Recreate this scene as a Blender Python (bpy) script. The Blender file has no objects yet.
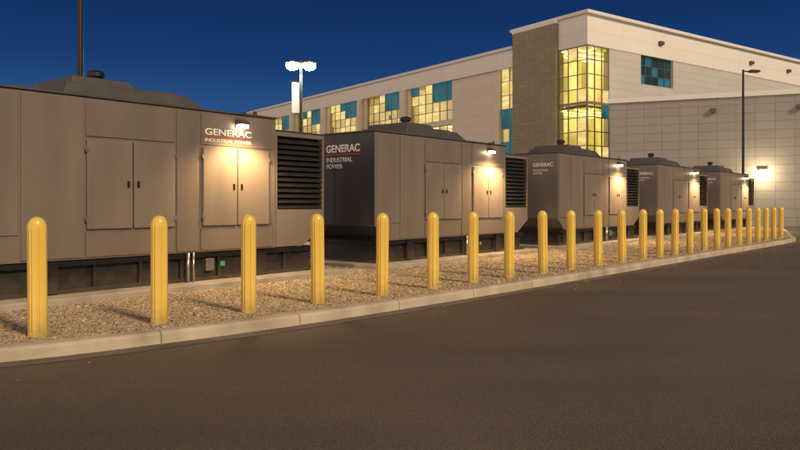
import bpy, bmesh, math, random
import numpy as np
from mathutils import Matrix, Vector
random.seed(7); np.random.seed(7)
scene = bpy.context.scene
COL = scene.collection
scene.view_settings.view_transform = 'Standard'
scene.view_settings.look = 'None'
scene.view_settings.exposure = 0

# ------------------------------------------------------------ materials
def new_mat(name):
    m = bpy.data.materials.new(name); m.use_nodes = True
    nt = m.node_tree; b = nt.nodes['Principled BSDF']
    return m, nt, b
def N(nt, t, **kw):
    n = nt.nodes.new(t)
    for k, v in kw.items(): setattr(n, k, v)
    return n
def simple(name, col, rough=0.6, metal=0.0, var=0.12, scale=3.0, bump=0.0, bscale=60, streak=False, dirt=0.0, dz=0.0):
    m, nt, b = new_mat(name)
    tc = N(nt, 'ShaderNodeTexCoord')
    no = N(nt, 'ShaderNodeTexNoise'); no.inputs['Scale'].default_value = scale; no.inputs['Detail'].default_value = 7
    if streak:
        mp = N(nt, 'ShaderNodeMapping'); mp.inputs['Scale'].default_value = (1.6, 1.6, 0.22)
        nt.links.new(tc.outputs['Object'], mp.inputs['Vector']); nt.links.new(mp.outputs[0], no.inputs['Vector'])
    else:
        nt.links.new(tc.outputs['Object'], no.inputs['Vector'])
    r = N(nt, 'ShaderNodeValToRGB')
    r.color_ramp.elements[0].position = 0.3; r.color_ramp.elements[1].position = 0.7
    lo = [max(0, c*(1-var)) for c in col[:3]]; hi = [min(1, c*(1+var)) for c in col[:3]]
    r.color_ramp.elements[0].color = (*lo, 1); r.color_ramp.elements[1].color = (*hi, 1)
    nt.links.new(no.outputs['Fac'], r.inputs['Fac'])
    out = r.outputs['Color']
    if dirt > 0:   # dust splashed up from the ground
        sp = N(nt, 'ShaderNodeSeparateXYZ'); nt.links.new(tc.outputs['Object'], sp.inputs[0])
        n3 = N(nt, 'ShaderNodeTexNoise'); n3.inputs['Scale'].default_value = 6; n3.inputs['Detail'].default_value = 5
        nt.links.new(tc.outputs['Object'], n3.inputs['Vector'])
        ma = N(nt, 'ShaderNodeMath', operation='MULTIPLY_ADD'); nt.links.new(n3.outputs['Fac'], ma.inputs[0]); ma.inputs[1].default_value = -.5; nt.links.new(sp.outputs['Z'], ma.inputs[2])
        mr0 = N(nt, 'ShaderNodeMapRange'); mr0.inputs['From Min'].default_value = -.3+dz; mr0.inputs['From Max'].default_value = .12+dz
        mr0.inputs['To Min'].default_value = dirt; mr0.inputs['To Max'].default_value = 0
        nt.links.new(ma.outputs[0], mr0.inputs['Value'])
        mx = N(nt, 'ShaderNodeMix', data_type='RGBA'); nt.links.new(mr0.outputs[0], mx.inputs['Factor'])
        nt.links.new(out, mx.inputs['A']); mx.inputs['B'].default_value = (.19, .145, .10, 1); out = mx.outputs['Result']
    nt.links.new(out, b.inputs['Base Color'])
    mr = N(nt, 'ShaderNodeMapRange'); mr.inputs['To Min'].default_value = rough*0.8; mr.inputs['To Max'].default_value = min(1, rough*1.25)
    nt.links.new(no.outputs['Fac'], mr.inputs['Value']); nt.links.new(mr.outputs[0], b.inputs['Roughness'])
    b.inputs['Metallic'].default_value = metal
    if bump > 0:
        n2 = N(nt, 'ShaderNodeTexNoise'); n2.inputs['Scale'].default_value = bscale; n2.inputs['Detail'].default_value = 4
        nt.links.new(tc.outputs['Object'], n2.inputs['Vector'])
        bp = N(nt, 'ShaderNodeBump'); bp.inputs['Strength'].default_value = bump; bp.inputs['Distance'].default_value = 0.02
        nt.links.new(n2.outputs['Fac'], bp.inputs['Height']); nt.links.new(bp.outputs[0], b.inputs['Normal'])
    return m
def emis(name, col, s):
    m, nt, b = new_mat(name)
    b.inputs['Base Color'].default_value = (*col, 1)
    b.inputs['Emission Color'].default_value = (*col, 1); b.inputs['Emission Strength'].default_value = s
    return m
def glow_wall(name, c1, c2, s, lo=.35, hi=.65, scale=(.5, .5, .35)):
    """lit interior surface, uneven as furnished rooms are"""
    m, nt, b = new_mat(name)
    tc = N(nt, 'ShaderNodeTexCoord')
    mp = N(nt, 'ShaderNodeMapping'); mp.inputs['Scale'].default_value = scale
    nt.links.new(tc.outputs['Object'], mp.inputs['Vector'])
    no = N(nt, 'ShaderNodeTexNoise'); no.inputs['Scale'].default_value = 1.0; no.inputs['Detail'].default_value = 3
    nt.links.new(mp.outputs[0], no.inputs['Vector'])
    r = N(nt, 'ShaderNodeValToRGB'); r.color_ramp.elements[0].position = lo; r.color_ramp.elements[1].position = hi
    r.color_ramp.elements[0].color = (*c1, 1); r.color_ramp.elements[1].color = (*c2, 1)
    nt.links.new(no.outputs['Fac'], r.inputs['Fac'])
    b.inputs['Base Color'].default_value = (.3, .28, .2, 1); b.inputs['Roughness'].default_value = .6
    nt.links.new(r.outputs['Color'], b.inputs['Emission Color']); b.inputs['Emission Strength'].default_value = s
    return m
def glass_mat(name, tint, rough=.03):
    m, nt, b = new_mat(name); nt.nodes.remove(b)
    t = N(nt, 'ShaderNodeBsdfTransparent'); t.inputs['Color'].default_value = (*tint, 1)
    g = N(nt, 'ShaderNodeBsdfGlossy'); g.inputs['Roughness'].default_value = rough; g.inputs['Color'].default_value = (.5, .6, .6, 1)
    fr = N(nt, 'ShaderNodeFresnel'); fr.inputs['IOR'].default_value = 1.4
    ad = N(nt, 'ShaderNodeMath', operation='MULTIPLY'); ad.inputs[1].default_value = .35; nt.links.new(fr.outputs[0], ad.inputs[0])
    mx = N(nt, 'ShaderNodeMixShader'); nt.links.new(ad.outputs[0], mx.inputs['Fac']); nt.links.new(t.outputs[0], mx.inputs[1]); nt.links.new(g.outputs[0], mx.inputs[2])
    nt.links.new(mx.outputs[0], nt.nodes['Material Output'].inputs['Surface'])
    return m
def panel_mat(name, col, hz=1.2, vt=3.0, width=0.03, var=0.07, rough=0.8, dark=0.55, zoff=0.0):
    m, nt, b = new_mat(name)
    tc = N(nt, 'ShaderNodeTexCoord'); sp = N(nt, 'ShaderNodeSeparateXYZ')
    nt.links.new(tc.outputs['Object'], sp.inputs[0])
    def mth(op, a, bb=None):
        n = N(nt, 'ShaderNodeMath', operation=op)
        for i, q in enumerate((a, bb)):
            if q is None: continue
            if isinstance(q, (int, float)): n.inputs[i].default_value = q
            else: nt.links.new(q, n.inputs[i])
        return n.outputs[0]
    zz = mth('ADD', sp.outputs['Z'], zoff+100*hz)
    lz = mth('LESS_THAN', mth('MODULO', zz, hz), width)
    xy = mth('ADD', mth('ADD', sp.outputs['X'], sp.outputs['Y']), 100*vt)
    lx = mth('LESS_THAN', mth('MODULO', xy, vt), width)
    ln = mth('MAXIMUM', lz, lx)
    cz = mth('FLOOR', mth('DIVIDE', zz, hz)); cx = mth('FLOOR', mth('DIVIDE', xy, vt))
    cb = N(nt, 'ShaderNodeCombineXYZ'); nt.links.new(cx, cb.inputs[0]); nt.links.new(cz, cb.inputs[1])
    wn = N(nt, 'ShaderNodeTexWhiteNoise'); nt.links.new(cb.outputs[0], wn.inputs['Vector'])
    no = N(nt, 'ShaderNodeTexNoise'); no.inputs['Scale'].default_value = 0.5; no.inputs['Detail'].default_value = 8
    nt.links.new(tc.outputs['Object'], no.inputs['Vector'])
    tone = mth('ADD', mth('MULTIPLY', wn.outputs['Value'], var), mth('MULTIPLY', no.outputs['Fac'], var*2.2))
    tone = mth('ADD', tone, 1-var*1.6)
    tone = mth('MULTIPLY', tone, mth('SUBTRACT', 1.0, mth('MULTIPLY', ln, 1-dark)))
    vm = N(nt, 'ShaderNodeVectorMath', operation='SCALE'); vm.inputs[0].default_value = col
    nt.links.new(tone, vm.inputs['Scale']); nt.links.new(vm.outputs[0], b.inputs['Base Color'])
    b.inputs['Roughness'].default_value = rough
    bp = N(nt, 'ShaderNodeBump'); bp.inputs['Strength'].default_value = 0.5; bp.inputs['Distance'].default_value = 0.02
    nt.links.new(mth('SUBTRACT', 1.0, ln), bp.inputs['Height']); nt.links.new(bp.outputs[0], b.inputs['Normal'])
    return m

M_enc = simple('enclosure_paint', (0.195, 0.162, 0.136), 0.38, 0.0, 0.14, 1.2, 0.05, 120, streak=True, dirt=.35, dz=.75)
M_enc2 = simple('enclosure_door_paint', (0.215, 0.180, 0.150), 0.36, 0.0, 0.11, 1.5, 0.05, 120, streak=True)
M_end = simple('end_panel_shaded', (0.052, 0.049, 0.051), 0.40, 0.0, 0.12, 1.5, 0.04, 120, streak=True)  # shade on the end faces, painted in as a darker base colour
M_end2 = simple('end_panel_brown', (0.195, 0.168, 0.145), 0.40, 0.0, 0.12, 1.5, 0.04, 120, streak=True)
M_roof = simple('roof_paint', (0.08, 0.073, 0.070), 0.5, 0.0, 0.15, 2)
M_black = simple('black_steel', (0.012, 0.012, 0.013), 0.45, 0.2, 0.3, 5, dirt=.4, dz=.15)
M_louv = simple('louver_steel', (0.026, 0.024, 0.022), 0.5, 0.1, 0.2, 5)
M_steel = simple('stainless', (0.5, 0.48, 0.45), 0.3, 0.9, 0.1, 8)
M_white = simple('white_vinyl', (0.88, 0.88, 0.86), 0.5, 0, 0.03)
M_red = simple('red_vinyl', (0.62, 0.07, 0.02), 0.8, 0, 0.03)
M_green = simple('green_label', (0.05, 0.35, 0.16), 0.5)
M_lamp = emis('lamp_lens_warm', (1.0, 0.80, 0.52), 30)
M_lampw = emis('lamp_lens_white', (1.0, 0.96, 0.78), 150)
M_housing = simple('lamp_housing', (0.10, 0.09, 0.08), 0.5)
M_conc = simple('concrete', (0.42, 0.37, 0.30), 0.85, 0, 0.22, 2.2, 0.3, 90)
M_yellow = simple('yellow_sleeve', (0.90, 0.64, 0.125), 0.28, 0, 0.05, 2.5, 0.03, 90, streak=True, dirt=.55)
M_pole = simple('pole_paint', (0.02, 0.02, 0.022), 0.45, 0.3, 0.2)
M_banner = simple('banner_cloth', (0.8, 0.8, 0.8), 0.8)
M_bwhite = panel_mat('white_cladding', (0.86, 0.83, 0.77), 1.45, 4.5, 0.04, 0.03, 0.7, 0.85, zoff=0.45)
M_bright = panel_mat('limestone_cladding', (0.58, 0.56, 0.51), 0.62, 2.4, 0.03, 0.05, 0.85, 0.80)
M_beige = panel_mat('beige_cladding', (0.78, 0.70, 0.56), 0.9, 2.2, 0.03, 0.05, 0.85, 0.82)
M_brick = panel_mat('taupe_masonry', (0.33, 0.285, 0.20), 0.30, 0.6, 0.025, 0.14, 0.9, 0.72)
M_annex = panel_mat('block_wall', (0.35, 0.335, 0.31), 0.62, 1.25, 0.03, 0.08, 0.9, 0.62)
M_framel = simple('mullion_pale', (0.30, 0.27, 0.19), 0.4, 0.3)
M_frame = simple('mullion_metal', (0.16, 0.15, 0.13), 0.4, 0.5)
M_dark = simple('dark_core', (0.05, 0.05, 0.05), 0.8)
M_room = glow_wall('room_wall', (.48, .30, .06), (1.0, .74, .26), 1.15, .36, .60, (.8, .8, .45))
M_part = glow_wall('room_partition', (.50, .34, .09), (.95, .68, .24), .95)
M_floor = simple('room_floor', (.30, .22, .13), .6)
M_furn = simple('room_furniture', (.20, .14, .07), .6)
def ceiling():
    m, nt, b = new_mat('room_ceiling')
    tc = N(nt, 'ShaderNodeTexCoord'); br = N(nt, 'ShaderNodeTexBrick'); nt.links.new(tc.outputs['Object'], br.inputs['Vector'])
    br.inputs['Scale'].default_value = 1; br.inputs['Brick Width'].default_value = 2.4; br.inputs['Row Height'].default_value = 1.3; br.inputs['Mortar Size'].default_value = .22
    br.inputs['Color1'].default_value = (.78, .55, .18, 1); br.inputs['Color2'].default_value = (.86, .62, .22, 1); br.inputs['Mortar'].default_value = (3.0, 2.6, 1.6, 1)
    nt.links.new(br.outputs['Color'], b.inputs['Emission Color']); b.inputs['Emission Strength'].default_value = 1
    return m
M_ceil = ceiling()
G_clear = glass_mat('glass_clear', (1.0, .96, .74))
G_tint = glass_mat('glass_tinted', (.70, .74, .42))
G_blind = glow_wall('glass_with_blind', (.72, .50, .13), (1.0, .76, .30), .98, scale=(.8, .8, 2.5))
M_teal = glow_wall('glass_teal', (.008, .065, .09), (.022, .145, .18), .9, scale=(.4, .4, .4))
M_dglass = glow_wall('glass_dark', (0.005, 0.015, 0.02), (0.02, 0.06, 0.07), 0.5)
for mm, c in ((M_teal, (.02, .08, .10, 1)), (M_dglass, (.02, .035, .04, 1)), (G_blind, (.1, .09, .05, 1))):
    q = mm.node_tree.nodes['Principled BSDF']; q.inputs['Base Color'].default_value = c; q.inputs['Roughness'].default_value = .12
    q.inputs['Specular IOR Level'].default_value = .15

def asphalt():
    m, nt, b = new_mat('asphalt')
    tc = N(nt, 'ShaderNodeTexCoord')
    n1 = N(nt, 'ShaderNodeTexNoise'); n1.inputs['Scale'].default_value = 0.30; n1.inputs['Detail'].default_value = 5
    n2 = N(nt, 'ShaderNodeTexNoise'); n2.inputs['Scale'].default_value = 60; n2.inputs['Detail'].default_value = 6; n2.inputs['Roughness'].default_value = 0.8
    n3 = N(nt, 'ShaderNodeTexVoronoi'); n3.inputs['Scale'].default_value = 80
    for n in (n1, n2, n3): nt.links.new(tc.outputs['Object'], n.inputs['Vector'])
    r1 = N(nt, 'ShaderNodeValToRGB'); r1.color_ramp.elements[0].position = .3; r1.color_ramp.elements[1].position = .7
    r1.color_ramp.elements[0].color = (.112, .088, .068, 1); r1.color_ramp.elements[1].color = (.150, .118, .090, 1)
    nt.links.new(n1.outputs['Fac'], r1.inputs['Fac'])
    r2 = N(nt, 'ShaderNodeValToRGB'); r2.color_ramp.elements[0].position = .38; r2.color_ramp.elements[1].position = .66
    r2.color_ramp.elements[0].color = (.45, .45, .45, 1); r2.color_ramp.elements[1].color = (1.75, 1.7, 1.6, 1)
    nt.links.new(n2.outputs['Fac'], r2.inputs['Fac'])
    mx = N(nt, 'ShaderNodeMix', data_type='RGBA', blend_type='MULTIPLY'); mx.inputs['Factor'].default_value = 1
    nt.links.new(r1.outputs[0], mx.inputs['A']); nt.links.new(r2.outputs[0], mx.inputs['B'])
    mp = N(nt, 'ShaderNodeMapping'); mp.inputs['Rotation'].default_value = (0, 0, math.radians(-49)); mp.inputs['Scale'].default_value = (.10, .7, 1)
    ns = N(nt, 'ShaderNodeTexNoise'); ns.inputs['Scale'].default_value = 1; ns.inputs['Detail'].default_value = 4
    nt.links.new(tc.outputs['Object'], mp.inputs['Vector']); nt.links.new(mp.outputs[0], ns.inputs['Vector'])
    mr = N(nt, 'ShaderNodeMapRange'); mr.inputs['From Min'].default_value = .3; mr.inputs['From Max'].default_value = .7; mr.inputs['To Min'].default_value = .84; mr.inputs['To Max'].default_value = 1.14
    nt.links.new(ns.outputs['Fac'], mr.inputs['Value'])
    vm = N(nt, 'ShaderNodeVectorMath', operation='SCALE'); nt.links.new(mx.outputs['Result'], vm.inputs[0]); nt.links.new(mr.outputs[0], vm.inputs['Scale'])
    nt.links.new(vm.outputs[0], b.inputs['Base Color'])
    b.inputs['Roughness'].default_value = 0.62
    bp = N(nt, 'ShaderNodeBump'); bp.inputs['Strength'].default_value = .7; bp.inputs['Distance'].default_value = .01
    nt.links.new(n3.outputs['Distance'], bp.inputs['Height']); nt.links.new(bp.outputs[0], b.inputs['Normal'])
    return m
M_asph = asphalt()
def gravel_bed():
    m, nt, b = new_mat('gravel_bed')
    tc = N(nt, 'ShaderNodeTexCoord')
    v = N(nt, 'ShaderNodeTexVoronoi'); v.inputs['Scale'].default_value = 38
    nt.links.new(tc.outputs['Object'], v.inputs['Vector'])
    sp = N(nt, 'ShaderNodeSeparateColor'); nt.links.new(v.outputs['Color'], sp.inputs[0])
    r = N(nt, 'ShaderNodeValToRGB')
    r.color_ramp.elements[0].color = (.20, .145, .085, 1); r.color_ramp.elements[1].color = (.46, .36, .23, 1)
    nt.links.new(sp.outputs[0], r.inputs['Fac']); nt.links.new(r.outputs[0], b.inputs['Base Color'])
    bp = N(nt, 'ShaderNodeBump', invert=True); bp.inputs['Strength'].default_value = 1; bp.inputs['Distance'].default_value = .03
    nt.links.new(v.outputs['Distance'], bp.inputs['Height']); nt.links.new(bp.outputs[0], b.inputs['Normal'])
    b.inputs['Roughness'].default_value = .9
    return m
M_gbed = gravel_bed()
def stone_mat():
    m, nt, b = new_mat('river_stones')
    a = N(nt, 'ShaderNodeAttribute', attribute_name='tint')
    nt.links.new(a.outputs['Color'], b.inputs['Base Color']); b.inputs['Roughness'].default_value = .75
    return m
M_stone = stone_mat()

# ------------------------------------------------------------ mesh helpers
def add_box(bm, a, b, mi=0):
    x0, y0, z0 = a; x1, y1, z1 = b
    vs = [bm.verts.new(p) for p in ((x0,y0,z0),(x1,y0,z0),(x1,y1,z0),(x0,y1,z0),(x0,y0,z1),(x1,y0,z1),(x1,y1,z1),(x0,y1,z1))]
    for f in ((0,3,2,1),(4,5,6,7),(0,1,5,4),(1,2,6,5),(2,3,7,6),(3,0,4,7)):
        fc = bm.faces.new([vs[i] for i in f]); fc.material_index = mi
def add_prism(bm, prof, axis, a, b):
    def P(p, t):
        if axis == 'y': return (p[0], t, p[1])
        if axis == 'x': return (t, p[0], p[1])
        return (p[0], p[1], t)
    v0 = [bm.verts.new(P(p, a)) for p in prof]; v1 = [bm.verts.new(P(p, b)) for p in prof]
    n = len(prof)
    bm.faces.new(v0); bm.faces.new(v1[::-1])
    for i in range(n): bm.faces.new((v0[i], v0[(i+1) % n], v1[(i+1) % n], v1[i]))
def add_lathe(bm, prof, seg=20, c=(0, 0), radf=None):
    rings = []
    for r, z in prof:
        ring = []
        for i in range(seg):
            a = 2*math.pi*i/seg
            rr = r*(radf(i, z) if radf else 1)
            ring.append(bm.verts.new((c[0]+rr*math.cos(a), c[1]+rr*math.sin(a), z)))
        rings.append(ring)
    for k in range(len(rings)-1):
        for i in range(seg):
            bm.faces.new((rings[k][i], rings[k][(i+1) % seg], rings[k+1][(i+1) % seg], rings[k+1][i]))
    bm.faces.new(rings[0][::-1]); bm.faces.new(rings[-1])
def finish(bm, name, mats, parent=None, bevel=0, seg=2, smooth=False):
    bmesh.ops.recalc_face_normals(bm, faces=bm.faces)
    me = bpy.data.meshes.new(name); bm.to_mesh(me); bm.free()
    if not isinstance(mats, (list, tuple)): mats = [mats]
    for m in mats: me.materials.append(m)
    if smooth:
        for p in me.polygons: p.use_smooth = True
    o = bpy.data.objects.new(name, me); COL.objects.link(o)
    if parent: o.parent = parent
    if bevel:
        md = o.modifiers.new('bevel', 'BEVEL'); md.width = bevel; md.segments = seg; md.limit_method = 'ANGLE'
    return o
def box(name, a, b, mat, parent=None, bevel=0):
    bm = bmesh.new(); add_box(bm, a, b); return finish(bm, name, mat, parent, bevel)
def empty(name, loc, rot=0):
    e = bpy.data.objects.new(name, None); COL.objects.link(e); e.location = loc; e.rotation_euler = (0, 0, rot)
    e.empty_display_size = .3
    return e
def text_mesh(name, s, size, mat, M, parent, bold=0.0, sx=1.0):
    c = bpy.data.curves.new('tmp', 'FONT'); c.body = s; c.size = size; c.extrude = 0.003; c.offset = bold
    t = bpy.data.objects.new('tmp', c); COL.objects.link(t)
    bpy.context.view_layer.update()
    me = bpy.data.meshes.new_from_object(t.evaluated_get(bpy.context.evaluated_depsgraph_get()))
    bpy.data.objects.remove(t)
    me.transform(Matrix.Diagonal((sx, 1, 1, 1))); me.transform(M); me.name = name
    me.materials.clear(); me.materials.append(mat)
    o = bpy.data.objects.new(name, me); COL.objects.link(o); o.parent = parent
    return o

# ------------------------------------------------------------ ground
AZ = -0.12
bm = bmesh.new()
vs = [bm.verts.new(p) for p in ((-600,-300,AZ),(600,-300,AZ),(600,1200,AZ),(-600,1200,AZ))]; bm.faces.new(vs)
g = finish(bm, 'ground', M_asph); g['kind'] = 'structure'; g['label'] = 'worn brown-grey asphalt of the parking road'

def catmull(pts, n=8):
    out = []
    P = [pts[0]]+pts+[pts[-1]]
    for i in range(1, len(P)-2):
        p0, p1, p2, p3 = [np.array(q, float) for q in P[i-1:i+3]]
        for k in range(n):
            t = k/n
            out.append(tuple(.5*((2*p1)+(-p0+p2)*t+(2*p0-5*p1+4*p2-p3)*t*t+(-p0+3*p1-3*p2+p3)*t**3)))
    out.append(tuple(pts[-1])); return out
kp = [(-14,4.0),(-9,5.3),(-5.6,6.6),(-4.0,7.35),(-2.9,8.15),(-1.5,9.4),(0,10.95),(2.2,13.4),(4.6,16.15),(9,21.3),(13.2,26.2),(15.8,29.3),(17.1,31.1),(18.2,33.4),(19.7,36.4),(21.4,39.8),(23.1,43.6),(23.6,46),(22.6,48)]
path = catmull(kp, 8)
def offset(path, d):
    r = []
    for i, p in enumerate(path):
        a = np.array(path[max(0, i-1)]); b = np.array(path[min(len(path)-1, i+1)])
        t = (b-a)/np.linalg.norm(b-a); n = np.array((-t[1], t[0])); r.append(tuple(np.array(p)+n*d))
    return r
bm = bmesh.new()
prof = [(0.0, AZ-.05), (0.0, -0.01), (0.02, 0.02), (0.04, 0.03), (0.20, 0.03), (0.22, 0.015), (0.22, -.05)]
rows = []
for d, z in prof: rows.append([bm.verts.new((p[0], p[1], z)) for p in offset(path, d)])
for k in range(len(rows)-1):
    for i in range(len(path)-1): bm.faces.new((rows[k][i], rows[k][i+1], rows[k+1][i+1], rows[k+1][i]))
M_kerb = simple('kerb_concrete', (0.54, 0.46, 0.35), 0.85, 0, 0.28, 1.6, 0.35, 60)
nt = M_kerb.node_tree; pb = nt.nodes['Principled BSDF']; src = pb.inputs['Base Color'].links[0].from_socket
tc = N(nt, 'ShaderNodeTexCoord'); dp = N(nt, 'ShaderNodeVectorMath', operation='DOT_PRODUCT'); dp.inputs[1].default_value = (.65, .76, 0)
nt.links.new(tc.outputs['Object'], dp.inputs[0])
ad = N(nt, 'ShaderNodeMath', operation='ADD'); ad.inputs[1].default_value = 100; nt.links.new(dp.outputs['Value'], ad.inputs[0])
mo = N(nt, 'ShaderNodeMath', operation='MODULO'); mo.inputs[1].default_value = 1.9; nt.links.new(ad.outputs[0], mo.inputs[0])
gt = N(nt, 'ShaderNodeMath', operation='GREATER_THAN'); gt.inputs[1].default_value = .016; nt.links.new(mo.outputs[0], gt.inputs[0])
mr = N(nt, 'ShaderNodeMapRange'); mr.inputs['To Min'].default_value = .4; nt.links.new(gt.outputs[0], mr.inputs['Value'])
vm = N(nt, 'ShaderNodeVectorMath', operation='SCALE'); nt.links.new(src, vm.inputs[0]); nt.links.new(mr.outputs[0], vm.inputs['Scale'])
nt.links.new(vm.outputs[0], pb.inputs['Base Color'])
o = finish(bm, 'kerb', M_kerb); o['kind'] = 'structure'; o['label'] = 'pale concrete kerb edging the gravel bed'
bm = bmesh.new()
a = offset(path, -0.26); b_ = offset(path, 0.0)
va = [bm.verts.new((p[0], p[1], AZ+.004)) for p in a]; vb = [bm.verts.new((p[0], p[1], AZ+.006)) for p in b_]
for i in range(len(path)-1): bm.faces.new((va[i], va[i+1], vb[i+1], vb[i]))
M_gut = simple('gutter', (0.19, 0.152, 0.112), 0.8, 0, 0.3, 1.0, 0.3, 70)
o = finish(bm, 'gutter', M_gut); o['kind'] = 'structure'; o['label'] = 'dusty gutter strip along the kerb'
back = [(17,47.5),(-9.8,12.9),(-17,6)]
inner = offset(path, 0.21)
poly = inner+back
bm = bmesh.new(); bm.faces.new([bm.verts.new((p[0], p[1], -0.015)) for p in poly])
bmesh.ops.triangulate(bm, faces=bm.faces)
o = finish(bm, 'gravel_bed', M_gbed); o['kind'] = 'structure'; o['label'] = 'brown gravel bed around the generators'

# ------------------------------------------------------------ generators
ANG = math.atan2(.774, .633)
U = np.array((.633, .774)); Nn = np.array((-.774, .633))
starts = [(-6.15, 9.87), (-.58, 16.68), (5.24, 23.8), (11.07, 30.92), (16.9, 38.0)]
L = 7.17; W = 2.6; ZB = 0.62; ZT = 3.18; ZL = 2.95; SL = 5.80

def build_gen():
    E = empty('generator', (0, 0, 0))
    bm = bmesh.new()
    add_prism(bm, [(0, .98), (.42, ZB), (SL, ZB), (SL, ZT), (0, ZT)], 'y', 0, W)
    finish(bm, 'enclosure', M_enc, E, .012)
    def sp(a, b):
        bm = bmesh.new(); add_box(bm, a, b); finish(bm, 'side_panel', M_enc, E, .008)
    for y0, y1 in ((-.022, 0.002), (W-.002, W+.022)):
        sp((.02, y0, 1.03), (.87, y1, ZT-.03))
        sp((.91, y0, ZB+.03), (1.855, y1, ZT-.03))
        sp((1.895, y0, 2.565), (3.485, y1, 3.02))
        sp((3.53, y0, ZB+.03), (3.985, y1, ZT-.03))
        sp((4.03, y0, 2.565), (5.70, y1, ZT-.03))
        sp((1.895, y0, ZB+.03), (3.485, y1, 1.04))
        sp((4.03, y0, ZB+.03), (5.70, y1, 1.04))
    for a, b in ((.01, 1.29), (1.31, 2.59)):
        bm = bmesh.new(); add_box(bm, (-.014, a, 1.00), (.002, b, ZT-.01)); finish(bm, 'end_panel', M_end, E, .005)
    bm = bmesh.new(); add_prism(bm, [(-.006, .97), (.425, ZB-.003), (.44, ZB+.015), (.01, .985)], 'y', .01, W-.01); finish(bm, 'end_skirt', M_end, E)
    for (a, b) in ((1.90, 2.68), (2.70, 3.48), (4.06, 4.82), (4.84, 5.60)):
        for k, (y0, y1) in enumerate(((-.046, 0.001), (W-.001, W+.046))):
            bm = bmesh.new(); add_box(bm, (a, y0, 1.09), (b, y1, 2.52))
            d = finish(bm, 'door', M_enc2, E, .016)
            left = (a in (1.90, 4.06))
            hx = b-.08 if left else a+.08
            yo = y0 if k == 0 else y1; sg = -1 if k == 0 else 1
            bm = bmesh.new()
            add_box(bm, (hx-.022, min(yo, yo+sg*.010), 1.76), (hx+.022, max(yo, yo+sg*.010), 1.87))
            add_box(bm, (hx-.008, min(yo+sg*.009, yo+sg*.028), 1.78), (hx+.008, max(yo+sg*.009, yo+sg*.028), 1.85))
            finish(bm, 'handle', M_black, d, .003)
            hh = a-.006 if left else b+.006
            for z in (1.25, 2.35):
                bm = bmesh.new(); add_box(bm, (hh-.022, min(yo, yo+sg*.014), z-.04), (hh+.022, max(yo, yo+sg*.014), z+.04))
                finish(bm, 'hinge', M_steel, d, .003)
    bm = bmesh.new()
    x0 = SL+.003; x1 = L
    add_prism(bm, [(x0, ZB+.01), (6.55, ZB+.01), (x1, 1.0), (x1, 1.38), (x0, 1.38)], 'y', .02, W-.02)
    add_prism(bm, [(x0, 2.86), (x1, 2.86), (x1, ZL), (x0, ZL)], 'y', .02, W-.02)
    for y0, y1 in ((.02, .10), (W-.10, W-.02)):
        add_box(bm, (x0, y0, 1.38), (x0+.06, y1, 2.86)); add_box(bm, (x1-.05, y0, 1.38), (x1, y1, 2.86))
    finish(bm, 'discharge_hood', M_enc, E, .006)
    bm = bmesh.new()
    add_box(bm, (x0+.02, .14, 1.382), (x1-.06, W-.14, 2.858))
    n = 13
    for side in (0, 1):
        for i in range(n):
            z = 1.40+i*(1.44/n)
            if side == 0: pr = [(.03, z), (.13, z+.085), (.13, z+.10), (.03, z+.018)]
            else: pr = [(W-.03, z), (W-.13, z+.085), (W-.13, z+.10), (W-.03, z+.018)]
            add_prism(bm, pr, 'x', x0+.06, x1-.05)
    for i in range(n):
        z = 1.40+i*(1.44/n)
        add_prism(bm, [(x1-.01, z), (x1-.06, z+.085), (x1-.06, z+.10), (x1-.01, z+.018)], 'y', .10, W-.10)
    finish(bm, 'louver', M_louv, E)
    bm = bmesh.new()
    add_box(bm, (-.03, -.035, ZT+.002), (SL+.02, W+.035, ZT+.035))
    add_box(bm, (SL+.022, -.0, ZL+.002), (L+.02, W, ZL+.03))
    add_box(bm, (.9, -.038, ZT+.03), (.96, W+.038, ZT+.06)); add_box(bm, (5.0, -.038, ZT+.03), (5.06, W+.038, ZT+.06))
    finish(bm, 'roof', M_roof, E, .008)
    bm = bmesh.new()
    z0 = ZT+.036
    for (a, b, c, d, h) in ((1.75, 4.6, .45, 2.2, .28), (1.9, 3.5, .55, 2.1, .40)):
        v = [bm.verts.new(p) for p in ((a,c,z0),(b,c,z0),(b,d,z0),(a,d,z0),(a+.12,c+.10,z0+h),(b-.5,c+.10,z0+h),(b-.5,d-.1,z0+h),(a+.12,d-.1,z0+h))]
        for f in ((0,3,2,1),(4,5,6,7),(0,1,5,4),(1,2,6,5),(2,3,7,6),(3,0,4,7)): bm.faces.new([v[i] for i in f])
        z0 += .001
    add_box(bm, (3.2, .7, z0+.27), (4.0, 1.9, z0+.325))
    add_box(bm, (1.70, .40, ZT+.037), (4.65, 2.25, ZT+.06))
    finish(bm, 'silencer_housing', M_roof, E, .012)
    bm = bmesh.new()
    add_lathe(bm, [(.11, ZT+.38), (.11, ZT+.56), (.15, ZT+.57), (.15, ZT+.64), (.12, ZT+.67), (.03, ZT+.69)], 18, (2.75, 1.3))
    finish(bm, 'exhaust_pipe', M_black, E)
    for x in (.3, 1.2, 5.4):
        for y in (.15, W-.15):
            bm = bmesh.new(); add_prism(bm, [(x-.06, ZT+.03), (x+.06, ZT+.03), (x+.035, ZT+.13), (x-.035, ZT+.13)], 'y', y-.01, y+.01)
            finish(bm, 'lifting_lug', M_roof, E)
    bm = bmesh.new()
    add_box(bm, (.30, .12, .10), (6.85, W-.12, ZB-.005))
    add_box(bm, (.10, .05, .10), (7.0, W-.05, .17))
    add_box(bm, (.25, .04, ZB-.10), (6.9, W-.04, ZB-.004))
    x = .45
    while x < 6.8:
        add_box(bm, (x, .055, .165), (x+.07, W-.055, ZB-.09)); x += .80
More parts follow.
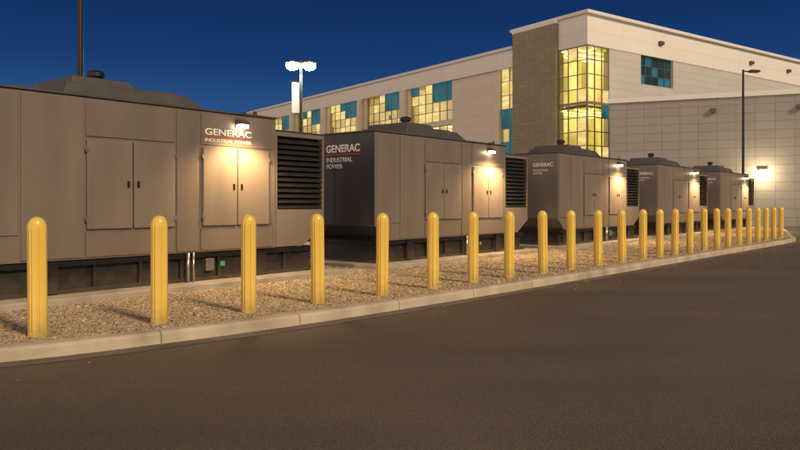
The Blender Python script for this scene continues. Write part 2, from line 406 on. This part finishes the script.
    for x in (1.2, 5.3):
        add_box(bm, (x, .0, .12), (x+.26, .12, .60)); add_box(bm, (x, W-.12, .12), (x+.26, W, .60))
    finish(bm, 'fuel_tank', M_black, E, .006)
    bm = bmesh.new(); add_box(bm, (4.15, .00, .28), (4.33, .12, .50))
    gb = finish(bm, 'gauge_box', M_steel, E, .006)
    box('tank_label', (4.50, .048, .34), (4.60, .0545, .43), M_green, gb)
    for x, r in ((3.75, .03), (3.86, .022)):
        bm = bmesh.new(); add_lathe(bm, [(r, .10), (r, .62)], 10, (x, -.03)); finish(bm, 'conduit', M_steel, E, smooth=True)
    bm = bmesh.new()
    add_prism(bm, [(-.023, 2.93), (-.023, 3.08), (-.08, 3.09), (-.19, 3.02), (-.19, 2.985), (-.04, 2.985), (-.04, 2.93)], 'x', 4.78, 5.0)
    lp = finish(bm, 'wall_lamp', M_housing, E, .006)
    box('lamp_lens', (4.80, -.18, 2.925), (4.98, -.05, 2.982), M_lamp, lp, .008)
    def ME(y, z): return Matrix(((0,0,-1,-.018),(-1,0,0,y),(0,1,0,z),(0,0,0,1)))
    text_mesh('lettering', 'GENERAC', .25, M_white, ME(1.58, 2.74), E, .006)
    box('stripe', (-.022, .46, 2.665), (-.0142, 1.57, 2.692), M_red, E)
    text_mesh('lettering', 'INDUSTRIAL', .155, M_white, ME(1.57, 2.50), E, .001)
    text_mesh('lettering', 'POWER', .155, M_white, ME(1.57, 2.345), E, .001)
    return E
def tree_of(o):
    r = [o]
    for c in o.children: r += tree_of(c)
    return r
def copy_tree(root, newloc, rot):
    mp = {}
    for o in tree_of(root):
        c = o.copy(); COL.objects.link(c); mp[o] = c
        if o.parent in mp: c.parent = mp[o.parent]
    mp[root].location = newloc; mp[root].rotation_euler = (0, 0, rot)
    return mp[root]
G0 = build_gen(); bpy.context.view_layer.update()
gens = [G0]
for s in starts[1:]: gens.append(copy_tree(G0, (s[0], s[1], 0), ANG))
G0.location = (*starts[0], 0); G0.rotation_euler = (0, 0, ANG)
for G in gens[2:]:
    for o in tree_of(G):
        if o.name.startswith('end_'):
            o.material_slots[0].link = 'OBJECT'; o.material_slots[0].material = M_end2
        if o.name.startswith('lettering') or o.name.startswith('stripe'):
            o.scale = (1, .68, .68); o.location = (0, -.12, .88)
def MF(x, z): return Matrix(((1,0,0,x),(0,0,-1,-.026),(0,1,0,z),(0,0,0,1)))
text_mesh('lettering', 'GENERAC', .165, M_white, MF(4.10, 2.755), G0, .003, 1.45)
box('stripe', (4.10, -.029, 2.715), (5.08, -.0225, 2.729), M_red, G0)
text_mesh('lettering', 'INDUSTRIAL POWER', .085, M_white, MF(4.10, 2.630), G0, .001, 1.35)
for i, G in enumerate(gens):
    G['category'] = 'generator'; G['group'] = 'standby generators in a row behind the bollards'
    G['label'] = ('grey-brown steel diesel generator with shade-darkened end, lamp lit, on pad' if i == 1 else
                  'grey-brown steel diesel generator enclosure on a concrete pad, lamp lit')
    l = bpy.data.lights.new('lamp_light', 'SPOT'); l.energy = 270 if i == 0 else 400; l.color = (1, .64, .28); l.shadow_soft_size = .16
    l.spot_size = math.radians(156); l.spot_blend = .6
    lo = bpy.data.objects.new('lamp_light', l); COL.objects.link(lo); lo.parent = G; lo.location = (4.89, -.50, 2.68)
    lo.rotation_euler = Vector((0, .18, -1)).to_track_quat('-Z', 'Y').to_euler()
    p = starts[i]
    bm = bmesh.new(); add_box(bm, (-.35, -.45, -.08), (L+.25, W+.45, .10))
    P = finish(bm, 'concrete_pad', M_conc, None, .015)
    P.location = (p[0], p[1], 0); P.rotation_euler = (0, 0, ANG)
    P['category'] = 'concrete pad'; P['label'] = 'low pale concrete pad under a generator'; P['group'] = 'concrete pads under the generators'

# ------------------------------------------------------------ bollards
BP = [(-4.10,8.15),(-3.01,9.0),(-2.08,9.9),(-1.23,10.8),(-.29,11.7),(.58,12.65),(1.38,13.6),(2.20,14.5),(3.06,15.4),(3.87,16.3),
(4.73,17.2),(5.60,18.15),(6.43,19.05),(7.20,19.95),(7.98,20.9),(8.80,21.85),(9.63,22.8),(10.46,23.75),(11.28,24.75),(12.15,25.8),
(13.01,26.85),(13.87,27.9),(14.74,29.0),(15.63,30.1),(16.56,31.3)]
bm = bmesh.new()
pr = [(.106, -.05), (.106, .03), (.106, .05), (.106, 1.17), (.106, 1.20), (.104, 1.235), (.096, 1.275), (.078, 1.31), (.052, 1.335), (.025, 1.348), (.006, 1.351)]
def rib(i, z):
    # eight flat lands separated by broad grooves, running up into the dome
    j = i % 8; th = (j-4.5)*2*math.pi/64
    flat = math.cos(math.pi/8)/math.cos(th)*1.02 if j >= 2 else .83
    f = 1.0 if z < .04 else (1-min(1, max(0, (z-1.17)/.14)))
    if z < .04: return 1.0
    return 1+(flat-1)*f
add_lathe(bm, pr, 64, radf=rib)
B0 = finish(bm, 'bollard', M_yellow, None, 0, smooth=True)
md = B0.modifiers.new('es', 'EDGE_SPLIT'); md.split_angle = math.radians(18)
for i, (x, y) in enumerate(BP):
    o = B0 if i == 0 else B0.copy()
    if i: COL.objects.link(o)
    o.location = (x, y, 0); o.rotation_euler = (math.radians(random.uniform(-.6, .6)), math.radians(random.uniform(-.6, .6)), .45+random.uniform(-.15, .15))
    o['category'] = 'bollard'; o['group'] = 'yellow bollards along the kerb'
    o['label'] = 'yellow ribbed bollard with domed top standing in gravel'

# ------------------------------------------------------------ loose stones
def inpoly(x, y, poly):
    ins = np.zeros(len(x), bool); n = len(poly)
    for i in range(n):
        x0, y0 = poly[i]; x1, y1 = poly[(i+1) % n]
        c = ((y0 > y) != (y1 > y))
        with np.errstate(divide='ignore', invalid='ignore'):
            xi = (x1-x0)*(y-y0)/(y1-y0)+x0
        ins ^= (c & (x < xi))
    return ins
def stones(nreq):
    NC = 3600000
    x = np.random.uniform(-12, 24, NC); y = np.random.uniform(5, 47, NC)
    d = np.hypot(x, y)
    k = np.random.rand(NC) < np.minimum(1, (9/d)**1.9)
    x, y = x[k], y[k]
    k = inpoly(x, y, offset(path, .225)+back)
    for s in starts:
        lx = (x-s[0])*U[0]+(y-s[1])*U[1]; ly = (x-s[0])*Nn[0]+(y-s[1])*Nn[1]
        k &= ~((lx > -.36) & (lx < L+.26) & (ly > -.46) & (ly < W+.46))
    k &= (np.abs(x/np.maximum(y, .1)) < .70)
    t = (x-starts[1][0])*Nn[0]+(y-starts[1][1])*Nn[1]
    k &= t < 1.5
    x, y = x[k], y[k]
    if len(x) > nreq: x, y = x[:nreq], y[:nreq]
    m = 60; ii = np.random.randint(10, 70, m); pp = np.array(offset(path, 0))[ii]
    off = -np.random.exponential(.18, m)-.03; tt = np.random.uniform(-.4, .4, m)
    ex = pp[:, 0]+(-.76)*off+tt*.65; ey = pp[:, 1]+.65*off+tt*.76
    nz = len(x)
    x = np.concatenate([x, ex]); y = np.concatenate([y, ey])
    n = len(x); d = np.hypot(x, y)
    bm = bmesh.new(); bmesh.ops.create_icosphere(bm, subdivisions=1, radius=1)
    bv = np.array([v.co[:] for v in bm.verts]); bf = np.array([[v.index for v in f.verts] for f in bm.faces]); bm.free()
    nv, nf = len(bv), len(bf)
    r = np.random.gamma(5, .0021, n)+.006; r *= np.clip(d/11, 1, 2.2)
    r = np.minimum(r, .042)
    r[nz:] *= .5
    sc = np.stack([r*np.random.uniform(.8, 1.35, n), r*np.random.uniform(.7, 1.1, n), r*np.random.uniform(.45, .8, n)], 1)
    V = bv[None]*(1+np.random.uniform(-.16, .16, (n, nv, 1)))
    V = V*sc[:, None]
    a = np.random.uniform(0, 6.28, n); ca, sa = np.cos(a)[:, None], np.sin(a)[:, None]
    X = V[..., 0]*ca-V[..., 1]*sa+x[:, None]; Y = V[..., 0]*sa+V[..., 1]*ca+y[:, None]
    bz = np.random.uniform(.0, .010, n)+sc[:, 2]*.3-.012
    bz[nz:] = AZ+sc[nz:, 2]*.7+.005
    Z = V[..., 2]+bz[:, None]
    co = np.stack([X, Y, Z], -1).reshape(-1, 3).astype(np.float32)
    F = (bf[None]+(np.arange(n)*nv)[:, None, None]).reshape(-1).astype(np.int32)
    me = bpy.data.meshes.new('gravel'); me.vertices.add(n*nv); me.loops.add(len(F)); me.polygons.add(n*nf)
    me.vertices.foreach_set('co', co.ravel()); me.loops.foreach_set('vertex_index', F)
    me.polygons.foreach_set('loop_start', (np.arange(n*nf)*3).astype(np.int32))
    me.update(calc_edges=True)
    pal = np.array([(.46,.35,.21),(.35,.25,.15),(.54,.43,.28),(.24,.175,.115),(.42,.29,.17),(.45,.39,.30),(.64,.55,.40)])
    c = pal[np.random.choice(7, n, p=[.28,.19,.17,.09,.14,.08,.05])]*np.random.uniform(.8, 1.12, (n, 1))
    at = me.color_attributes.new('tint', 'FLOAT_COLOR', 'POINT')
    cc = np.ones((n, nv, 4), np.float32); cc[..., :3] = c[:, None]
    at.data.foreach_set('color', cc.ravel())
    me.materials.append(M_stone); me.validate()
    o = bpy.data.objects.new('gravel', me); COL.objects.link(o)
    o['kind'] = 'stuff'; o['label'] = 'loose golden brown and tan river stones in the bed'; o['category'] = 'gravel'
    print('stones', n)
stones(130000)

# ------------------------------------------------------------ main building
BA = math.atan2(.584, .81)
B = empty('hospital_building', (15, 57.7, AZ), BA)
B['category'] = 'building'; B['label'] = 'three-storey white and brown hospital building with lit yellow windows'
def bx(name, a, b, mat, bev=0): return box(name, a, b, mat, B, bev)
HB = 17.1; HW = 15.6; RD = 4.2
bx('wing_core', (RD+.1, 8.2, 0), (22, 78, HW-.3), M_dark)
bx('tower_core', (6.2, 4.6, 0), (46, 8.1, HB-.4), M_dark)
bays = [16.8+8.6*i for i in range(7)]
bm = bmesh.new()
add_box(bm, (RD, 8.3, 0), (RD+.08, 77.5, 14.3))
add_box(bm, (6.0, .7, 0), (6.1, 7.9, 14.3)); add_box(bm, (.7, 4.4, 0), (5.98, 4.5, 14.3))
finish(bm, 'room_wall', M_room, B)
bm = bmesh.new()
for y in [10.6]+[b-.75 for b in bays[1:]]+[b-4.9 for b in bays[1:]]: add_box(bm, (1.3 if y != 10.6 else .62, y, 0), (RD-.01, y+.12, 14.3))
finish(bm, 'partition', M_part, B)
bm = bmesh.new()
for z in (0.02, 5.45, 9.75): add_box(bm, (.62, 8.3, z), (RD-.02, 77.4, z+.12))
for z in (.12, 4.75, 9.4): add_box(bm, (.25, .25, z), (5.9, 4.3, z+.15))
finish(bm, 'floor_slab', M_floor, B)
bm = bmesh.new()
for z in (5.33, 9.62, 14.05): add_box(bm, (.62, 8.3, z), (RD-.02, 77.4, z+.10))
for z in (4.60, 9.25, 14.2): add_box(bm, (.25, .25, z), (5.9, 4.3, z+.12))
finish(bm, 'room_ceiling', M_ceil, B)
rr = random.Random(3)
for z0 in (5.58, 9.88):
    for i in range(6):
        y = bays[i]+rr.uniform(.4, 1.2)
        while y < bays[i+1]-2.4:
            w_ = rr.uniform(.4, 1.2); h_ = rr.choice((.9, 1.2, 1.9)); x_ = rr.uniform(1.2, 3.0)
            if rr.random() < .5: bx('room_furniture', (x_, y, z0), (x_+.5, y+w_, z0+h_), M_furn)
            y += w_+rr.uniform(.6, 1.6)
for z0 in (.28, 4.92, 9.57):
    bx('room_furniture', (3.1, 2.9, z0), (3.4, 3.2, z0+4.2), M_part)
    bx('room_furniture', (.5, .55, z0), (.60, 2.7, z0+.12), M_furn)
    bx('room_furniture', (4.4, .9, z0), (4.8, 2.0, z0+1.1), M_furn)
bm = bmesh.new()
add_box(bm, (0, 10.15, 0), (.6, 16.8, 14.0))
for i, y in enumerate(bays[1:]): add_box(bm, (0, y-1.5, 0), (.6, y, 14.0))
add_box(bm, (0, bays[-1]+.002, 0), (.6, 78, 14.0))
for z0, z1 in ((0, 1.3), (5.2, 5.9), (9.5, 10.0)):
    for i in range(6): add_box(bm, (.12, bays[i], z0), (.58, bays[i+1]-1.5, z1))
finish(bm, 'wall', M_beige, B)
for y in bays[1:]:
    bm = bmesh.new(); add_lathe(bm, [(.42, 0), (.42, 13.78)], 20, (-.30, y-.75)); finish(bm, 'column', M_beige, B, smooth=False)
bm = bmesh.new()
add_box(bm, (-.25, 8.0, 14.002), (22, 78.2, HW-.25))
add_box(bm, (-.55, 8.0, HW-.248), (22.2, 78.4, HW))
add_box(bm, (-.33, 8.0, 13.8), (-.0, 78, 14.0))
finish(bm, 'cornice', M_bwhite, B)
bm = bmesh.new(); add_box(bm, (-.05, 0-.05, 14.4), (46, 8.15, HB-.25)); finish(bm, 'fascia', M_bwhite, B)
bm = bmesh.new(); add_box(bm, (-.35, -.35, HB-.248), (46.3, 8.4, HB)); finish(bm, 'roof', M_bwhite, B)
bm = bmesh.new(); add_box(bm, (-.45, 2.95, 0), (.58, 7.96, HB-.5)); finish(bm, 'masonry_pier', M_brick, B)
bm = bmesh.new(); add_box(bm, (-.5, 2.90, HB-.498), (-.06, 8.0, HB-.252)); finish(bm, 'pier_cap', M_bwhite, B)
bm = bmesh.new()
add_box(bm, (2.75, 0, 0), (46, .59, 11.9)); add_box(bm, (2.75, 0, 11.9), (7.0, .59, 14.398)); add_box(bm, (11.7, 0, 11.9), (46, .59, 14.398))
finish(bm, 'wall', M_bright, B)
def window(axis, off, a0, a1, z0, z1, nc, nr, mats, weights, frame=M_frame, fw=.07, heavy=()):
    bm = bmesh.new()
    def bb(p0, p1, d0, d1, za, zb):
        if axis == 'L': add_box(bm, (off+d0, p0, za), (off+d1, p1, zb))
        else: add_box(bm, (p0, off+d0, za), (p1, off+d1, zb))
    for i in range(nc+1):
        c = a0+(a1-a0)*i/nc; w = fw/2*(1.6 if i in (0, nc) else 1)
        bb(max(a0, c-w), min(a1, c+w), -.05, .05, z0, z1)
    for j in range(nr+1):
        c = z0+(z1-z0)*j/nr; w = fw/2*(3.0 if j in heavy else 1)
        bb(a0+.002, a1-.002, -.045, .045, max(z0+.001, c-w), min(z1-.001, c+w))
    fo = finish(bm, 'window', frame, B)
    bm = bmesh.new()
    for i in range(nc):
        for j in range(nr):
            p0, p1 = a0+(a1-a0)*i/nc, a0+(a1-a0)*(i+1)/nc; q0, q1 = z0+(z1-z0)*j/nr, z0+(z1-z0)*(j+1)/nr
            if axis == 'L': v = [(off, p0, q0), (off, p1, q0), (off, p1, q1), (off, p0, q1)]
            else: v = [(p0, off, q0), (p1, off, q0), (p1, off, q1), (p0, off, q1)]
            f = bm.faces.new([bm.verts.new(q) for q in v])
            w = weights(i, j) if callable(weights) else weights
            f.material_index = random.choices(range(len(mats)), w)[0]
    me = bpy.data.meshes.new('glass'); bm.to_mesh(me); bm.free()
    for m in mats: me.materials.append(m)
    go = bpy.data.objects.new('glass', me); COL.objects.link(go); go.parent = fo
    return fo
MW = [G_clear, G_tint, G_blind, M_teal]
for i in range(6):
    y0, y1 = bays[i]+.02, bays[i+1]-1.52
    def wt(c, r):
        if c < 3: return (0, 0, 0, 1) if r >= 2 else (3, 1, 2, 0)
        if r == 3: return (2, 1, 2, .5)
        return (4, 1, 2, 0)
    window('L', .35, y0, y1, 10.02, 13.98, 6, 4, MW, wt, M_framel, .06)
    window('L', .35, y0, y1, 5.92, 9.48, 6, 3, MW, (5, 2, 3, .8), M_framel, .06)
    window('L', .35, y0, y1, 1.32, 5.18, 6, 3, MW, (5, 2, 3, .8), M_framel, .06)
for z0, z1, w in ((10.2, 13.98, (3, 1, 3, 0)), (6.0, 9.6, (0, 1, 0, 5)), (1.4, 5.4, (4, 1, 2, 0))):
    window('L', .3, 8.05, 10.1, z0, z1, 2, 3, MW, w, M_framel, .06)
    bx('spandrel', (.2, 8.0, z0-.6), (.58, 10.12, z0-.01), M_teal if z0 > 9 else M_beige)
def wc(c, r):
    if r in (3, 7): return (0, 4, .5, 1.0)
    if r == 11: return (1, 3, 1, .3)
    return (5, 2, 2.0, 0)
window('L', .02, .03, 2.93, .5, 14.38, 3, 12, MW, wc, M_framel, .07, heavy=(4, 8, 12))
window('R', .02, .03, 2.73, .5, 14.38, 3, 12, MW, wc, M_framel, .07, heavy=(4, 8, 12))
bx('corner_mullion', (-.06, -.06, .3), (.02, .02, 14.39), M_framel)
window('R', .3, 7.02, 11.68, 11.92, 14.38, 5, 3, [M_dglass, M_teal], (4, 1), M_frame, .09)
for x in (9.4, 24.5, 32.0):
    bx('wall_fixture', (x, -.32, 15.55), (x+.55, -.055, 15.85), M_housing, .02)
for x, y, w_, h in ((20, 3, 1.2, .7), (27, 4, .7, .9)):
    bx('roof_vent', (x, y, HB+.002), (x+w_, y+.8, HB+h), M_framel)

# annex wall block
XA = empty('annex_building', (16, 55, AZ), math.radians(-23))
XA['category'] = 'building'; XA['label'] = 'low windowless grey-beige masonry annex with a lit wall lamp'
box('wall', (0, 0, 0), (40, 3.6, 9.25), M_annex, XA)
box('coping', (-.12, -.12, 9.252), (40.1, 3.7, 9.6), M_bwhite, XA)
box('base_course', (-.05, -.06, 0), (40.05, -.002, .8), M_annex, XA)
for x in (7.1, 12.6):
    box('wall_fixture', (x, -.25, 8.2), (x+.35, -.003, 8.5), M_housing, XA, .02)
bm = bmesh.new(); add_prism(bm, [(-.005, 3.85), (-.005, 4.2), (-.12, 4.22), (-.36, 4.05), (-.36, 3.98), (-.08, 3.98), (-.08, 3.85)], 'x', 10.2, 10.7)
wl = finish(bm, 'wall_lamp', M_housing, XA, .01)
box('lamp_lens', (10.23, -.34, 3.82), (10.67, -.09, 3.975), M_lamp, wl, .01)
l = bpy.data.lights.new('wall_light', 'POINT'); l.energy = 230; l.color = (1, .78, .46); l.shadow_soft_size = .12
lo = bpy.data.objects.new('wall_light', l); COL.objects.link(lo); lo.parent = XA; lo.location = (10.45, -.95, 3.7)

# ------------------------------------------------------------ street lamps
def street_lamp(loc, h, r, heads, lit, label, rot=0, banner=False):
    E = empty('street_lamp', (loc[0], loc[1], AZ), rot); E['category'] = 'street lamp'; E['label'] = label
    bm = bmesh.new(); add_lathe(bm, [(.26, 0), (.26, .55), (.24, .6)], 20); finish(bm, 'footing', M_conc, E)
    bm = bmesh.new(); add_lathe(bm, [(r*1.9, .6), (r*1.9, .66), (r*1.15, .70), (r, 1.2), (r*.72, h)], 16)
    finish(bm, 'pole', M_pole, E)
    sh = -.28 if lit else 0
    for a in heads:
        bm = bmesh.new()
        add_box(bm, (0, -.04, h-.14), (.45+sh, .04, h-.06))
        add_prism(bm, [(.4+sh, h-.12), (.5+sh, h-.15), (1.05+sh, h-.15), (1.12+sh, h-.10), (1.0+sh, h-.02), (.5+sh, h)], 'y', -.2, .2)
        bmesh.ops.rotate(bm, verts=bm.verts, cent=(0, 0, 0), matrix=Matrix.Rotation(a, 3, 'Z'))
        hd = finish(bm, 'lamp_head', M_pole, E, .01)
        bm = bmesh.new()
        if lit:
            bmesh.ops.create_uvsphere(bm, u_segments=20, v_segments=12, radius=1)
            bmesh.ops.scale(bm, vec=(.36, .26, .27), verts=bm.verts); bmesh.ops.translate(bm, vec=(.47, 0, h-.27), verts=bm.verts)
        else: add_box(bm, (.52, -.17, h-.17), (1.04, .17, h-.153))
        bmesh.ops.rotate(bm, verts=bm.verts, cent=(0, 0, 0), matrix=Matrix.Rotation(a, 3, 'Z'))
        finish(bm, 'lamp_lens', M_lampw if lit else M_housing, hd, 0, smooth=lit)
        if lit:
            l = bpy.data.lights.new('street_light', 'SPOT'); l.energy = 2600; l.color = (1, .86, .6); l.spot_size = math.radians(155); l.spot_blend = .6; l.shadow_soft_size = .2
            lo = bpy.data.objects.new('street_light', l); COL.objects.link(lo); lo.parent = E
            lo.location = (math.cos(a)*.50, math.sin(a)*.50, h-.60)
    if banner:
        bm = bmesh.new(); add_box(bm, (-.50, -.012, h-2.9), (-.10, .012, h-1.2)); finish(bm, 'banner', M_banner, E)
        for z in (h-2.92, h-1.18):
            bm = bmesh.new(); add_box(bm, (-.55, -.02, z-.015), (0, .02, z+.015)); finish(bm, 'banner_arm', M_pole, E)
    return E
street_lamp((-7.55, 17.0), 8.6, .085, (-.8,), False, 'tall black lamp post behind a generator', 0)
street_lamp((-5.5, 40.0), 9.55, .09, (0.0, math.pi), True, 'black lamp post with twin lit heads and a white banner', .1, True)
street_lamp((22.4, 47.0), 10.35, .09, (0.1,), False, 'black lamp post with a single head beside the annex', 0)

# ------------------------------------------------------------ world, sun, camera
w = bpy.data.worlds.new('World'); scene.world = w; w.use_nodes = True
nt = w.node_tree; bg = nt.nodes['Background']
tc = N(nt, 'ShaderNodeTexCoord'); sp = N(nt, 'ShaderNodeSeparateXYZ'); nt.links.new(tc.outputs['Generated'], sp.inputs[0])
rp = N(nt, 'ShaderNodeValToRGB'); cr = rp.color_ramp
cr.elements[0].position = 0; cr.elements[0].color = (.06, .15, .34, 1)
cr.elements[1].position = 1; cr.elements[1].color = (.004, .012, .05, 1)
for p, c in ((.10, (.028, .095, .26)), (.19, (.009, .044, .16)), (.29, (.004, .022, .10))):
    e = cr.elements.new(p); e.color = (*c, 1)
nt.links.new(sp.outputs['Z'], rp.inputs['Fac'])
def wm(op, a, b=None):
    n = N(nt, 'ShaderNodeMath', operation=op)
    for i, q in enumerate((a, b)):
        if q is None: continue
        if isinstance(q, (int, float)): n.inputs[i].default_value = q
        else: nt.links.new(q, n.inputs[i])
    return n.outputs[0]
# glow of the set sun, low in the sky opposite the building
gy = wm('MAXIMUM', wm('ADD', wm('MULTIPLY', sp.outputs['Y'], -.75), wm('MULTIPLY', sp.outputs['X'], -.60)), 0.0)
gl = wm('MULTIPLY', wm('POWER', gy, 1.2), wm('POWER', wm('MAXIMUM', wm('SUBTRACT', 1.0, wm('ABSOLUTE', sp.outputs['Z'])), 0.0), 1.6))
sc_ = N(nt, 'ShaderNodeVectorMath', operation='SCALE'); sc_.inputs[0].default_value = (2.2, 1.58, 1.04); nt.links.new(gl, sc_.inputs['Scale'])
ad = N(nt, 'ShaderNodeVectorMath', operation='ADD'); nt.links.new(rp.outputs[0], ad.inputs[0]); nt.links.new(sc_.outputs[0], ad.inputs[1])
nt.links.new(ad.outputs[0], bg.inputs['Color']); bg.inputs['Strength'].default_value = 1.0

s = bpy.data.lights.new('sun', 'SUN'); s.energy = 2.5; s.angle = math.radians(10); s.color = (1, .78, .50)
so = bpy.data.objects.new('sun', s); COL.objects.link(so)
d = Vector((-.62, .66, -.58)); so.rotation_euler = d.to_track_quat('-Z', 'Y').to_euler()

cam = bpy.data.cameras.new('camera'); co = bpy.data.objects.new('camera', cam); COL.objects.link(co)
co.location = (0, 0, 1.5); co.rotation_euler = (math.radians(90), 0, 0)
cam.sensor_width = 36; cam.lens = 32.4; cam.shift_y = -21.5/800; cam.clip_end = 3000
scene.camera = co
